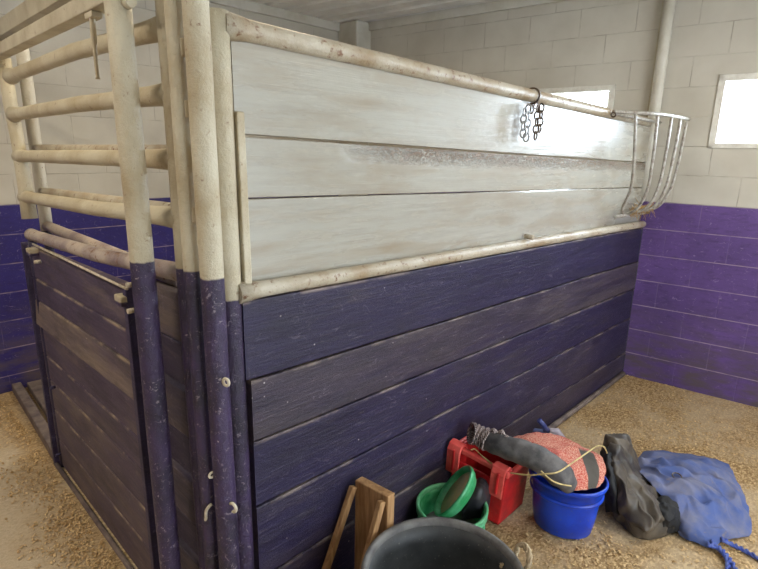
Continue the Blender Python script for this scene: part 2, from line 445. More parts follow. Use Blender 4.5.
# right wall runs from (xr(YB), YB) towards -y
ang = math.atan2(-1, SL)      # direction (SL,-1)
LR = (YB - Y0 + .2)*math.sqrt(1+SL*SL)
kr = math.sqrt(1+SL*SL)
def sR(y): return (YB - y)*kr  # local x on right wall for a world y
W1 = (sR(2.58), sR(1.74), 1.90, 2.35)
W2 = (sR(1.055), sR(.17), 1.875, 2.375)
W3 = (sR(-.75), sR(-1.6), 1.875, 2.375)  # unseen window continuing the row, added to light the partition
o = wall('wall_right', (xr(YB), YB, 0), ang, LR, block_wall_mat('block_wall_right', 1.463, (.07, .007)), (W1, W2, W3), zb=1.463)
wall('wall_back', (X0-.2, YB, 0), 0, xr(YB)-X0+.25, block_wall_mat('block_wall_back', 1.385, (.1, .085), (52, 44, 118)), zb=1.385)
wall('wall_left', (X0, Y0-.2, 0), pi/2, YB-Y0+.4, block_wall_mat('block_wall_left', 1.463))
REAR_OPENING = (2.0, 5.2, 0.0, 2.5)  # added opening behind the camera, only there to let fill light in
wall('wall_front', (5.2, Y0, 0), pi, 8.0, block_wall_mat('block_wall_front', 1.463), (REAR_OPENING,))

def R(s, d, z):   # right-wall frame -> world (d out of the wall, towards the room)
    u = V((SL, -1, 0))/kr; n = V((-1, -SL, 0))/kr
    return V((xr(YB), YB, z)) + u*s + n*d
def wbox(mb, s0, s1, d0, d1, z0, z1):
    return mb.hexa([R(s0,d0,z0), R(s1,d0,z0), R(s1,d1,z0), R(s0,d1,z0), R(s0,d0,z1), R(s1,d0,z1), R(s1,d1,z1), R(s0,d1,z1)])
for nm, W in (('window_1', W1), ('window_2', W2), ('unseen_window_3', W3)):
    s0, s1, z0, z1 = W
    win = bpy.data.objects.new(nm, None); COL.objects.link(win); win.location = R(s0, 0, z0); tag(win, kind='structure')
    mb = MB(); e = .045
    wbox(mb, s0-.0, s0+e, -.02, .012, z0, z1); wbox(mb, s1-e, s1, -.02, .012, z0, z1)
    wbox(mb, s0, s1, -.02, .012, z1-e, z1); wbox(mb, s0, s1, -.02, .012, z0, z0+e*.8)
    mb.build('window_frame', M_white, win, bevel=.003)
    mb = MB(); e2 = .03
    wbox(mb, s0+e, s0+e+e2, -.12, -.07, z0+e, z1-e); wbox(mb, s1-e-e2, s1-e, -.12, -.07, z0+e, z1-e)
    wbox(mb, s0+e, s1-e, -.12, -.07, z1-e-e2, z1-e); wbox(mb, s0+e, s1-e, -.12, -.07, z0+e*.8, z0+e*.8+e2)
    mb.build('window_sash', M_white, win)
    mb = MB(); wbox(mb, s0+e, s1-e, -.10, -.094, z0+e, z1-e); mb.build('window_pane', M_glass, win)

# ribbed metal ceiling, ribs run front to back parallel to the right wall
mb = MB(); prof = []
x = X0 - 1.6; P = .205
while x < 5.8:
    prof += [(x, 0), (x+.135, 0), (x+.150, .034), (x+.19, .034)]; x += P
vs = []
for (x, h) in prof:
    vs += [(x - SL*(Y0-.2) , Y0-.2, ZC+h), (x - SL*(YB+.1), YB+.1, ZC+h)]
n = len(prof)
mb.add(vs, [(2*i, 2*i+1, 2*i+3, 2*i+2) for i in range(n-1)])
o = mb.build('ceiling', M_ceil, solid=.003); tag(o, kind='structure')

mb = MB(); wbox(mb, 0, LR, 0, .03, 3.01, ZC); tag(mb.build('trim_1', M_trim, bevel=.003), kind='structure')
mb = MB(); mb.box((X0, YB-.03, 3.01), (xr(YB), YB, ZC)); tag(mb.build('trim_2', M_trim, bevel=.003), kind='structure')
mb = MB(); mb.box((3.93, 4.2, 0), (4.3, YB, ZC)); tag(mb.build('trim_3', M_trim, bevel=.02), kind='structure')
# vertical channel on the right wall between the windows
def on_right(px, py, d=0.0):   # photo point on the right wall, d out of it
    n = V((1, SL, 0)); dd = ray(px, py); return EYEP + dd*((XC - d*kr)/(n.dot(dd)))
pc = on_right(663, 60); sc = (YB - pc.y)*kr
t = thing('conduit', R(sc, .0, 0), 'cream vertical pipe cover running up the block wall between the two windows', 'pipe')
mb = MB(); mb.tube([R(sc, .0415, z) for z in (1.47, 2.0, 2.5, ZC-.002)], .04, 16, wob=.001); mb.build('pipe', M_trim, t)
mb = MB(); wbox(mb, sc-.055, sc-.03, 0, .03, 1.47, ZC); mb.build('backing_strip', M_cream_beam, t)

# ------------------------------------------------------------------ partition (planked side of the stall), plane y = 1.39
TIL = .023
def tz(x, z): return z - TIL*(x-.8)
PY = 1.39
XP = .80
part = thing('stall_partition', (XP, PY+.03, 0), 'long stall side wall of white boards over purple planks in a pipe frame', 'stall partition')
M_post5 = two_tone('corner_post_paint', 1.352)
ppath = lambda x, y, z0, z1, n=10: [(x, y, z0+(z1-z0)*k/n) for k in range(n+1)]
mb = MB(); mb.tube(ppath(XP, PY+.03, 0, 2.165), .034, 22, wob=.0012); mb.build('corner_post', M_post5, part)
XE = xr(PY) - .02
def rail(mb, z0, x0, x1, r, flare=True, y=PY+.03, bow=0):
    pts = []; rs = []
    n = 40
    for k in range(n+1):
        x = x0+(x1-x0)*k/n; pts.append((x, y, tz(x, z0) + bow*math.sin(pi*k/n)))
        rs.append(r + (.010*math.exp(-(x-x0)/.03) if flare else 0))
    return mb.tube(pts, rs, 18, wob=.0012)
rail(MB(), 2.132, XP+.01, XE-.15, .03).build('top_rail', M_rail, part)
rail(MB(), 1.368, XP+.01, XE, .027, y=PY+.015).build('middle_rail', M_rail, part)
# white boards
zs = [(2.118, 1.846), (1.838, 1.658), (1.652, 1.388)]
for i, (a, b) in enumerate(zs):
    m = white_board_mat('white_board_paint_%d' % i, i+1.3, scuff=(1.838+.0184) if i == 1 else 0)
    mb = MB(); x0, x1 = .845, XE-.03
    n = 30; vs = []; fs = []
    for k in range(n+1):
        x = x0+(x1-x0)*k/n; w = .003*noise.noise(V((x*1.7, i*3, 0))); w2 = .003*noise.noise(V((x*1.7, i*3+9, 0)))
        if i == 1 and 1.2 < x < 3.8: w -= .005*abs(noise.noise(V((x*14, 3, 1))))
        vs += [(x, PY+.035, tz(x, b)+w2), (x, PY+.075, tz(x, b)+w2), (x, PY+.075, tz(x, a)+w), (x, PY+.035, tz(x, a)+w)]
    for k in range(n):
        o0 = k*4
        for j in range(4): fs.append((o0+j, o0+4+j, o0+4+(j+1) % 4, o0+(j+1) % 4))
    fs += [(3,2,1,0), (n*4, n*4+1, n*4+2, n*4+3)]
    mb.add(vs, fs).build('white_board', m, part, bevel=.002)
mb = MB(); mb.hexa([(.836, PY-.0, 1.392), (.862, PY-.0, 1.392), (.862, PY+.034, 1.392), (.836, PY+.034, 1.392), (.833, PY-.0, 1.905), (.859, PY-.0, 1.905), (.859, PY+.034, 1.905), (.833, PY+.034, 1.905)])
mb.build('batten', M_cream, part, bevel=.004)
# purple planks
zp = [1.343, 1.071, .845, .592, .290, .012]
wear = [.15, .95, .35, .45, .7]
x0s = [.822, .838, .838, .838, .838]
for i in range(5):
    a, b = zp[i]-.004, zp[i+1]+.004
    m = plank_mat('purple_plank_%d' % i, wear[i], i+2.0, ztop=a, slope=TIL, y0=.8)
    mb = MB(); n = 40; vs = []; fs = []; x0, x1 = x0s[i], XE-.03
    for k in range(n+1):
        x = x0+(x1-x0)*k/n; w = .006*noise.noise(V((x*1.3, i*5, 0))); w2 = .006*noise.noise(V((x*1.3, (i+1)*5, 0)))
        yo = .004*noise.noise(V((x*.8, i*9, 3)))
        if i == 4: zb_ = max(.004, tz(x, b))
        else: zb_ = tz(x, b)+w2
        za = tz(x, a) + (w if i else 0)
        vs += [(x, PY+yo, zb_), (x, PY+.045, zb_), (x, PY+.045, za), (x, PY+yo, za)]
    for k in range(n):
        o0 = k*4
        for j in range(4): fs.append((o0+j, o0+4+j, o0+4+(j+1) % 4, o0+(j+1) % 4))
    fs += [(3,2,1,0), (n*4, n*4+1, n*4+2, n*4+3)]
    mb.add(vs, fs).build('purple_plank', m, part, bevel=.004)
mb = MB(); mb.tube([(x, PY-.018, .028) for x in (.84, 1.5, 2.5, 3.5, XE-.05)], .02, 10, wob=.001); mb.build('bottom_rail', M_sill, part)
mb = MB(); mb.box((XE-.03, PY+.01, 0), (XE+.012, PY+.06, 1.30)); mb.build('end_channel', plank_mat('end_channel_paint', .3, 9, 'X'), part, bevel=.003)
p = aty(530, 237, PY-.01)
mb = MB(); mb.tube([p+V((0,.03,0)), p+V((0,-.02,0))], .013, 10); mb.build('bolt', M_rail, part)

# ------------------------------------------------------------------ corner posts
def post(px, py, X, r, zb, ztop, label, name='pipe_post'):
    p = atx(px, py, X); t = thing(name, (p.x, p.y, 0), label, 'post', None)
    mb = MB(); mb.tube(ppath(p.x, p.y, 0, ztop, 14), r, 22, wob=.0016); mb.build('pipe', two_tone('post_paint_%d' % int(px), zb), t)
    return t, V((p.x, p.y, 0))
P3, p3 = post(212, 277, .70, .033, atx(212, 277, .70).z, 2.55, 'thickest cream over purple pipe post at the stall corner, with eye bolt and hooks')
P2, p2 = post(192.5, 270, .675, .025, atx(192.5, 270, .675).z, 2.52, 'slim cream over purple pipe post squeezed between thick corner post and gate end')
def ring(parent, c, n, r, th, mat, name, a1=2*pi):
    mb = MB(); full = abs(a1-2*pi) < 1e-6
    mb.tube(torus_pts(c, n, r, 18, a1=a1), th, 8, closed=full); return mb.build(name, mat, parent)
q = atx(224, 381, p3.x-.0); q = V((p3.x-.0, p3.y-.046, q.z)); ring(P3, q, (1, .3, 0), .011, .0045, M_bolt, 'eye_bolt')
q = V((p3.x+.0, p3.y-.044, atx(230, 505, p3.x).z)); ring(P3, q, (1, .2, 0), .014, .005, M_bolt, 'hook', pi*1.3)
q = V((p3.x-.03, p3.y+.03, atx(208, 500, p3.x).z))
mb = MB(); mb.tube(smooth_path([q+V((-.004,0,.05)), q+V((-.016,.01,.03)), q+V((-.018,.014,0)), q+V((-.012,.03,-.02))]), .005, 8); mb.build('latch_hook', M_bolt, P3)
q = V((p3.x-.033, p3.y+.012, atx(207, 458, p3.x).z)); ring(P3, q, (0, 1, .2), .010, .004, M_bolt, 'eye_bolt')
# weld lugs between posts
for z in (1.9, 1.62, 2.05):
    mb = MB(); mb.bar((p3.x-.0, p3.y+.03, z), (p2.x, p2.y-.02, z), .02, .045); mb.build('hinge_lug', M_cream, P3, bevel=.004)
mb = MB(); mb.bar((p3.x+.03, p3.y+.01, 1.78), (XP-.035, PY+.025, 1.78), .015, .06); mb.build('weld_plate', M_cream, P3, bevel=.003)

# ------------------------------------------------------------------ gate (welded pipe gate with a plank panel), plane x = .655
GX = .655
YR = atx(184.5, 268, .70).y      # right stile
YL = 3.16
gate = thing('stall_gate', (GX, YR, 0), 'pipe gate with cream rails above a purple wooden door panel', 'gate')
M_gate = two_tone('gate_stile_paint', atx(184.5, 267, .70).z)
mb = MB(); mb.tube(ppath(.70, YR, .02, 2.5, 14), .025, 20, wob=.0014); mb.build('stile', M_gate, gate)
mb = MB(); lp = atx(6, 75, GX); lb = atx(29, 218, GX)
mb.tube([(GX, lp.y+.0, 2.2), (GX, lp.y+.0, 2.0), (GX, lb.y, 1.8), (GX, lb.y-.01, 1.6), (GX, lb.y-.02, 1.44)], [.03,.03,.03,.032,.036], 18, wob=.001)
mb.build('stile', M_cream, gate)
mb = MB(); mb.tube(ppath(GX+.0, lb.y-.0, .02, 1.36, 6), .02, 12); mb.build('lower_stile', plank_mat('lower_stile_paint', .2, 4, 'Y'), gate)
def grail(pl_, pr_, r=.027, X=GX, XR=.70, fl=.010, mat=M_cream, name='rail', par=gate, yl=None, yr=None):
    a = atx(*pl_, X); b = atx(*pr_, X)
    y0 = yl or lb.y; y1 = yr or YR
    f = lambda y: a.z+(b.z-a.z)*(y-a.y)/(b.y-a.y)
    n = 30; pts = []; rs = []
    for k in range(n+1):
        y = y0+(y1-y0)*k/n; pts.append((X+(XR-X+.012)*max(0, (k/n-.6)/.4), y, f(y)))
        rs.append(r + fl*math.exp(-abs(y-y0)/.035) + fl*math.exp(-abs(y-y1)/.10))
    mb = MB(); mb.tube(pts, rs, 18, wob=.0012); mb.build(name, mat, par)
grail((17, 74), (151, 22), yl=atx(11, 76, GX).y)
grail((12, 115), (161, 91), yl=lp.y-.05)
grail((19, 156), (166, 159.5))
grail((26, 197), (171, 221), .028)
M_ledge = paint_mat('worn_ledge_paint', srgb(178, 164, 150), srgb(110, 92, 96), .4, .56)
grail((26, 233), (177, 279), .028, mat=M_ledge, fl=.004, name='ledge_rail')
# plank panel
YD0, YD1 = 1.80, 3.19
zd = [1.30, 1.13, 1.005, .865, .70, .56, .385, .20, .03]
wd = [.35, .3, 1.15, .5, .5, .55, .6, .6]
def yslope(y): return (3.19-y)*.028
for i in range(8):
    m = plank_mat('door_plank_%d' % i, wd[i], i+11, 'Y', (78, 65, 84), (128, 112, 100), .55, ztop=zd[i]-.003, slope=.028, y0=3.19, worn=(206, 184, 150))
    mb = MB(); th = .012 if i != 2 else .0; a, b = zd[i]-.003, zd[i+1]+.003
    sa = 1 if i < 7 else 0
    mb.hexa([(GX-.025+th, YD0, b+yslope(YD0)*sa), (GX+.02, YD0, b+yslope(YD0)*sa), (GX+.02, YD1, b), (GX-.025+th, YD1, b),
             (GX-.025+.012, YD0, a+yslope(YD0)), (GX+.02, YD0, a+yslope(YD0)), (GX+.02, YD1, a), (GX-.025+.012, YD1, a)])
    mb.build('door_plank', m, gate, bevel=.003)
M_doorf = plank_mat('door_edge_paint', .15, 21, 'Y', (58, 48, 78), (90, 78, 80), .5)
mb = MB(); mb.bar((GX-.022, YD1+.0, .0), (GX-.022, YD1+.0, 1.31), .03, .03); mb.build('door_edge', M_doorf, gate, bevel=.003)
mb = MB(); mb.bar((GX-.022, YD0, .0), (GX-.022, YD0, 1.34), .03, .03); mb.build('door_edge', M_doorf, gate, bevel=.003)
mb = MB(); mb.tube([(GX-.03, YD1, .018), (GX-.03, YD0-.3, .018)], .012, 10); mb.build('bottom_rail', M_sill, gate)
# upper cross plank right under the ledge pipe, between ledge and panel
m = plank_mat('upper_plank', .3, 31, 'Y', (60, 48, 78), (100, 86, 86), .5)
# inner planks seen between guard post and gate end
for i in range(8):
    z0 = 1.36-i*.17; m = plank_mat('inner_plank_%d' % i, .35 if i % 2 else .7, i+41, 'Y', (58, 48, 70), (112, 98, 88), .6)
    mb = MB(); mb.hexa([(GX+.03+.02*(i % 2), YR+.03, z0-.16), (GX+.075, YR+.03, z0-.16), (GX+.075, YD0+.12, z0-.17), (GX+.03+.02*(i % 2), YD0+.12, z0-.17),
                        (GX+.035, YR+.03, z0), (GX+.075, YR+.03, z0), (GX+.075, YD0+.12, z0-.01), (GX+.035, YD0+.12, z0-.01)])
    mb.build('inner_plank', m, gate, bevel=.004)
# latch rod and brackets
a = atx(33, 244, GX-.035); b = atx(127, 289, GX-.035)
mb = MB(); mb.tube([a, b], .005, 8); mb.build('latch_rod', M_bolt, gate)
for (px, py) in ((31, 252), (122, 300)):
    p = atx(px, py, GX-.04); mb = MB(); mb.box((p.x-.015, p.y-.03, p.z-.018), (p.x+.028, p.y+.03, p.z+.018)); mb.build('latch_bracket', two_tone('bracket_paint_%d' % px, p.z-.002), gate, bevel=.004)
for (px, py) in ((129, 285), (130, 311), (36, 262), (51, 388), (57, 455)):
    p = atx(px, py, GX-.045); mb = MB(); mb.tube([p+V((.02,0,0)), p+V((-.008,0,0))], .009, 8); mb.build('bolt', M_bolt if py < 350 else M_doorf, gate)

# second, inner pipe frame just behind the gate
GX2 = .745
inner = thing('inner_pipe_frame', (GX2, 3.2, 0), 'second pipe frame standing just behind the cream stall gate', 'pipe frame')
ly = atx(36, 150, GX2).y
mb = MB(); mb.tube(ppath(GX2, ly, 1.36, 2.34), .03, 16, wob=.001); mb.build('post', paint_mat('inner_post_paint', srgb(196,190,174), srgb(176,166,144)), inner)
mb = MB(); mb.tube(ppath(GX2, ly, 0, 1.36), .022, 12, wob=.001); mb.build('lower_post', plank_mat('inner_lower_paint', .3, 5, 'Y'), inner)
def irail(pa, pb, r, mat=M_rail):
    a = atx(*pa, GX2); b = atx(*pb, GX2); k = (b.z-a.z)/(b.y-a.y)
    y0, y1 = ly, 1.62
    mb = MB(); mb.tube([(GX2, y0, a.z+k*(y0-a.y)), (GX2, (y0+y1)/2, a.z+k*((y0+y1)/2-a.y)), (GX2, y1, a.z+k*(y1-a.y))], r, 14, wob=.001); mb.build('rail', mat, inner)
irail((40, 149), (115, 150.5), .022); irail((45, 192), (150, 207), .024); irail((45, 225), (125, 258), .026, M_ledge)

# ------------------------------------------------------------------ guard post and header
p = atx(142, 261, .60)
A = thing('pipe_post', (p.x, p.y, 0), 'cream over purple pipe post standing alone in front of the gate', 'post')
mb = MB(); mb.tube(ppath(p.x, p.y, 0, 2.175, 14), .034, 22, wob=.0016); mb.build('pipe', two_tone('guard_post_paint', p.z), A)
pA = p
q = V((p.x+.01, p.y-.03, 2.165)); mb = MB(); mb.tube([q+V((-.0,0,0)), q+V((.0,-.035,0))], .014, 10); mb.build('bolt', M_cream, A)
def beam(name, x0, x1, z0, z1, label, y0, y1, dz=0):
    mb = MB(); mb.hexa([(x0,y0,z0+dz),(x1,y0,z0+dz),(x1,y1,z0),(x0,y1,z0),(x0,y0,z1+dz),(x1,y0,z1+dz),(x1,y1,z1),(x0,y1,z1)])
    return tag(mb.build(name, M_cream_beam, bevel=.004), label, 'beam')
hdr = beam('header_beam', .585, .635, 2.178, 2.226, 'cream square steel header resting on the lone guard post above the gate', p.y-.05, YB-.02)
beam('track_beam', .69, .75, 2.325, 2.40, 'upper cream steel track beam running just above and behind the header', 1.2, YB-.02)
s = thing('hanging_strap', atx(92, 12, .64), 'thin cream painted strap dangling from the header beside the gate top', 'strap')
a = atx(92, 14, .60); a.z = 2.175; b = atx(98, 79, .60)
mb = MB(); mb.tube(smooth_path([a, a*.5+b*.5+V((0,.004,0)), b]), [.0085]*8+[.006]*8+[.0075], 8); mb.build('strap', M_cream, s)
mb = MB(); mb.box((a.x-.012, a.y-.03, 2.160), (a.x+.02, a.y+.03, 2.177)); mb.build('clip', M_cream, s, bevel=.003)

# threshold beams running from the gate to the back wall
pa, pb = at(18, 380, .05), at(55, 428, .05)
def sill(off, w, h, label):
    mb = MB(); mb.bar((.655+off, YD1+.03, h/2), (.70+off, YB-.04, h/2), w, h, side=(1,0,0)); tag(mb.build('threshold_beam', M_sill, bevel=.006), label, 'beam')
sill(0, .06, .07, 'dusty front threshold beam on floor from gate edge to the back wall')
sill(.115, .10, .05, 'dusty rear threshold beam lying inside, behind the front threshold beam')

# ------------------------------------------------------------------ hay rack in the far corner
rk = thing('hay_rack', (4.0, PY-.01, 1.33), 'grey steel bar hay rack hung in the far corner above the purple planks', 'hay rack')
RZ2 = 2.075
rim = smooth_path([(3.50, PY-.014, RZ2), (3.62, 1.30, RZ2), (3.78, 1.225, RZ2), (4.02, 1.19, RZ2), (4.25, 1.185, RZ2), (4.44, 1.195, RZ2), (xr(1.2)-.02, 1.20, RZ2)], 6)
mb = MB(); mb.tube(rim, .012, 8); mb.build('rim', M_rack, rk)
mb = MB(); mb.tube([(3.50, PY-.014, RZ2-.01), (XE-.02, PY-.014, RZ2-.02)], .011, 8); mb.build('back_rod', M_rack, rk)
mb = MB(); mb.tube([(3.72, PY-.028, 1.40), (XE-.04, PY-.028, 1.385)], .012, 8); mb.build('bottom_rod', M_rack, rk)
tops = [(3.64, 1.29, 3.86), (3.82, 1.215, 3.92), (4.03, 1.19, 4.02), (4.22, 1.187, 4.16), (4.40, 1.193, 4.30)]
for (x, y, xb) in tops:
    pth = smooth_path([(x, y, RZ2), (x+(xb-x)*.33, y+.0, 1.84), (x+(xb-x)*.66, y+.015, 1.60), (x+(xb-x)*.88, y+.07, 1.455), (xb, PY-.030, 1.40)], 6)
    mb = MB(); mb.tube(pth, .0105, 8); mb.build('bar', M_rack, rk)
q = aty(612, 113, PY-.02); ring(rk, q+V((0,-.01,-.01)), (1,0,.3), .014, .005, M_rustch, 'wire_tie')
mb = MB()
for i in range(90):
    c = V((3.95+random.random()*.42, PY-.035-random.random()*.05, 1.40+random.random()*.05)); d = V((random.uniform(-1,1), random.uniform(-.5,.3), random.uniform(-.9,.5))).normalized()*random.uniform(.03,.08)
    if (c+d).y > PY-.01: d.y = -abs(d.y)
    mb.tube([c-d*.5, c+V((0,-.004,.01)), c+d], .0016, 4)
tag(mb.build('hay_wisps', M_hay), 'wisps of dry hay caught at the bottom of the corner rack', 'hay', kind='stuff')

# ------------------------------------------------------------------ chains over the top rail
c0 = aty(540, 92, PY-.012)
t = thing('chain', c0, 'short rusty chain looped over the top rail with a strand dangling on the white boards, paler links imitating its reflection', 'chain')
zr = tz(c0.x, 2.132); yc = PY+.03
for dx, m_ in ((0, M_rustch), (.014, M_palechain)):
    mb = MB(); mb.tube(torus_pts((c0.x+dx, yc, zr), (1, .25-dx*20, 0), .0375, 24), .0042, 6, closed=True); mb.build('loop', m_, t)
def strand(sx, n, z, mat, ph=0):
    for k in range(n):
        nrm = (0, 1, 0) if (k+ph) % 2 == 0 else (1, .5, 0)
        c = (c0.x+sx+random.uniform(-.003, .003), PY-.016, z-.014)
        mb = MB(); mb.tube(torus_pts(c, nrm, .021, 16, .66, (0, 0, 1)), .0042, 6, closed=True); mb.build('link', mat, t)
        z -= .033
strand(-.012, 5, zr-.05, M_rustch); strand(.020, 4, zr-.045, M_rustch, 1)
strand(-.105, 5, zr-.060, M_palechain, 1); strand(-.140, 4, zr-.075, M_palechain)  # pale links modelled for the chain's reflection in the glossy boards
strand(-.075, 1, zr-.058, M_rustch)
mb = MB(); mb.tube(torus_pts((c0.x-.035, PY-.016, zr-.052), (0, 1, 0), .024, 16, .5, (1, 0, .5)), .0042, 6, closed=True); mb.build('link', M_rustch, t)

# ------------------------------------------------------------------ black muck tub
rimc = at(443.5, 573, .39); tc_ = V((rimc.x, rimc.y, 0))
tub = thing('muck_tub', tc_, 'large round black rubber tub with a worn rim in the foreground', 'tub')
H = .39; Rt = .283
MB().lathe([(0,.004), (.20,.004), (.215,.02), (.235,.12), (.252,.14), (.262,.30), (.272,H-.03), (.27,H-.02), (.262,H-.02), (.25,.30), (.235,.14), (.225,.12), (.205,.03), (0,.025)], tc_, seg=72).build('body', M_tub, tub)
MB().lathe([(.266,H-.03), (Rt+.004,H-.03), (Rt+.007,H-.012), (Rt+.003,H+.002), (Rt-.008,H+.003), (Rt-.018,H-.006), (.262,H-.02)], tc_, seg=72).build('rim', M_tubrim, tub)
# rope handle on the right side of the tub
dr = V((rt.x, rt.y, 0)).normalized(); du = V((-dr.y, dr.x, 0))
a = tc_ + (dr*cos(.15)+du*sin(.15))*.272 + V((0,0,.33)); b = tc_ + (dr*cos(.42)+du*sin(.42))*.272 + V((0,0,.33))
out = (dr*cos(.28)+du*sin(.28))
pth = smooth_path([a-out*.02, a+out*.03+V((0,0,.03)), a+out*.045+V((0,0,.075)), (a+b)*.5+out*.05+V((0,0,.095)), b+out*.045+V((0,0,.07)), b+out*.03+V((0,0,.02)), b-out*.02], 8)
mb = MB()
for ph in (0, pi*2/3, pi*4/3):
    tw = []
    for i, q in enumerate(pth):
        ang_ = i*.55+ph; tw.append(q + V((cos(ang_), sin(ang_), cos(ang_+1)))*.005)
    mb.tube(tw, .0062, 8)
mb.build('rope_handle', M_rope, tub)

# ------------------------------------------------------------------ raw pine stand beside the tub
bx = aty(372, 484, 1.28)
tl = aty(355, 480, 1.365); tr = aty(393, 494, 1.18)
stand = thing('wooden_stand', (tl.x, 1.27, 0), 'small raw pine stand with a wide board and two slanting legs against the purple planks', 'wooden stand')
zt = (tl.z+tr.z)/2
mb = MB(); mb.hexa([(tl.x, 1.18, .0), (tl.x+.04, 1.18, .0), (tl.x+.04, 1.365, .0), (tl.x, 1.365, .0), (tl.x, 1.18, tr.z), (tl.x+.04, 1.18, tr.z), (tl.x+.04, 1.365, tl.z), (tl.x, 1.365, tl.z)])
mb.build('board', M_wood, stand, bevel=.004)
fl1 = aty(328, 569, 1.36); d = (fl1 - V((tl.x, 1.36, tl.z-.01))); k = -(tl.z-.01)/d.z
foot = V((tl.x, 1.36, tl.z-.01)) + d*k*.995
mb = MB(); mb.bar((tl.x-.014, 1.36, tl.z-.02), (foot.x-.014, 1.36, .008), .022, .03, side=(0,1,0)); mb.build('leg', M_wood, stand, bevel=.003)
mb = MB(); mb.bar((tl.x-.014, 1.20, tr.z-.02), (tl.x-.014+(foot.x-tl.x)*.8, 1.20, .008), .022, .03, side=(0,1,0)); mb.build('leg', M_wood, stand, bevel=.003)

# ------------------------------------------------------------------ green pail with things in it
gc = at(452, 505, .20); gc0 = V((gc.x, gc.y, 0)); gr = .163
pail = thing('feed_pail', gc0, 'short green feed pail on the floor between black tub and red feeder', 'pail')
MB().lathe([(0,.003), (gr-.03,.003), (gr-.022,.01), (gr-.01,.10), (gr-.004,.102), (gr-.004,.112), (gr-.008,.115), (gr-.005,.185), (gr-.010,.185), (gr-.014,.165), (gr-.03,.02), (0,.016)], gc0, seg=56).build('body', M_green, pail)
MB().lathe([(gr-.012,.170), (gr+.004,.168), (gr+.005,.184), (gr,.187), (gr,.190), (gr+.006,.193), (gr+.006,.202), (gr,.207), (gr-.010,.203), (gr-.012,.186)], gc0, seg=56).build('rim', M_greenl, pail)
MB().lathe([(0,.075), (gr-.026,.075)], gc0, seg=40).build('feed_residue', M_grey_in, pail)
# shallow green pan standing on edge in the pail
pc = at(453, 490, .27); vd = (pc - EYEP).normalized(); r_ = vd.cross(up).normalized(); u_ = r_.cross(vd)
nrm = ((-r_*cos(radians(36)) + u_*sin(radians(36)))*.93 - vd*.30).normalized()
zax = nrm; xa = zax.orthogonal().normalized(); ya = zax.cross(xa); MM = Matrix((xa, ya, zax)).transposed()
pan = thing('feed_pan', pc, 'shallow green pan tipped on its edge inside the green pail', 'pan')
rr = .132
MB().lathe([(rr-.03,-.05), (rr-.02,-.048), (rr-.008,-.03), (rr-.004,-.03), (rr-.002,-.014), (rr+.004,-.014), (rr+.006,0), (rr+.001,.005), (rr-.008,0), (rr-.014,-.012), (rr-.02,-.04), (rr-.03,-.045)], pc, MM, seg=56).build('rim', M_green, pan)
MB().lathe([(0,-.030), (rr-.018,-.030), (rr-.018,-.020), (0,-.020)], pc, MM, seg=48).build('base', M_pan_in, pan)
net = [[(474,483,.20),(480,478,.26),(486,481,.26),(489,488,.2)],
       [(462,500,.18),(473,490,.27),(484,490,.27),(490,497,.17)],
       [(462,512,.16),(470,503,.22),(481,503,.22),(488,508,.13)],
       [(462,520,.10),(470,518,.12),(478,518,.12),(485,518,.10)]]
mb = cloth(net, 30, 30, .006, 12, 3, floor=.03); tag(mb.build('rubber_flap', M_blackrub, solid=.006), 'curled black rubber piece stuffed in the right of the green pail', 'rubber piece')

# ------------------------------------------------------------------ red hook-over feeder, hooks facing the aisle, left side propped up
Tn = V((2.02, 1.225, 0)); 
fd = thing('hook_feeder', Tn, 'red plastic hook-over feed bucket beside the blue bucket, left end propped up', 'feed bucket')
wY, dX, hZ = .315, .24, .325
tilt = math.atan2(.055, .27)
ca, sa = cos(tilt), sin(tilt)
pivot = V((0, 1.105, 0))
def fe(x, y, z):    # local: x depth from hook face, y 0..wY from the near end, z up
    return V((2.035+x-.22*y, pivot.y + y*ca - z*sa*.35, y*sa + z*ca + .004))
def fbox(mb, x0, x1, y0, y1, z0, z1, tp=0.0):
    return mb.hexa([fe(x0+tp, y0+tp, z0), fe(x1-tp, y0+tp, z0), fe(x1-tp, y1-tp, z0), fe(x0+tp, y1-tp, z0), fe(x0, y0, z1), fe(x1, y0, z1), fe(x1, y1, z1), fe(x0, y1, z1)])
mb = MB(); T = .008; i_ = .012
LO = hZ-.085      # the hook wall stops short of the rim between the two hooks
fbox(mb, .0, .014, .012, wY-.032, .0, LO)                      # hook wall
fbox(mb, dX-.014, dX, .012, wY-.032, .0, hZ-.02)               # far wall
fbox(mb, .0, dX, .010, .022, .0, hZ-.02); fbox(mb, .0, dX, wY-.042, wY-.030, .0, hZ-.02)
fbox(mb, .0, dX, .012, wY-.032, .0, .012)
fbox(mb, .0, .014, .012, .075, LO, hZ-.02); fbox(mb, .0, .014, wY-.095, wY-.032, LO, hZ-.02)
mb.build('body', M_red, fd, bevel=.010)
mb = MB(); 
fbox(mb, -.012, .014, .0, wY-.02, hZ-.028, hZ+.0); fbox(mb, dX-.01, dX+.012, .0, wY-.02, hZ-.04, hZ-.01)
fbox(mb, -.012, dX, -.004, .014, hZ-.035, hZ-.006); fbox(mb, -.012, dX, wY-.036, wY-.018, hZ-.035, hZ-.006)
mb.build('rim', M_strap, fd, bevel=.006)
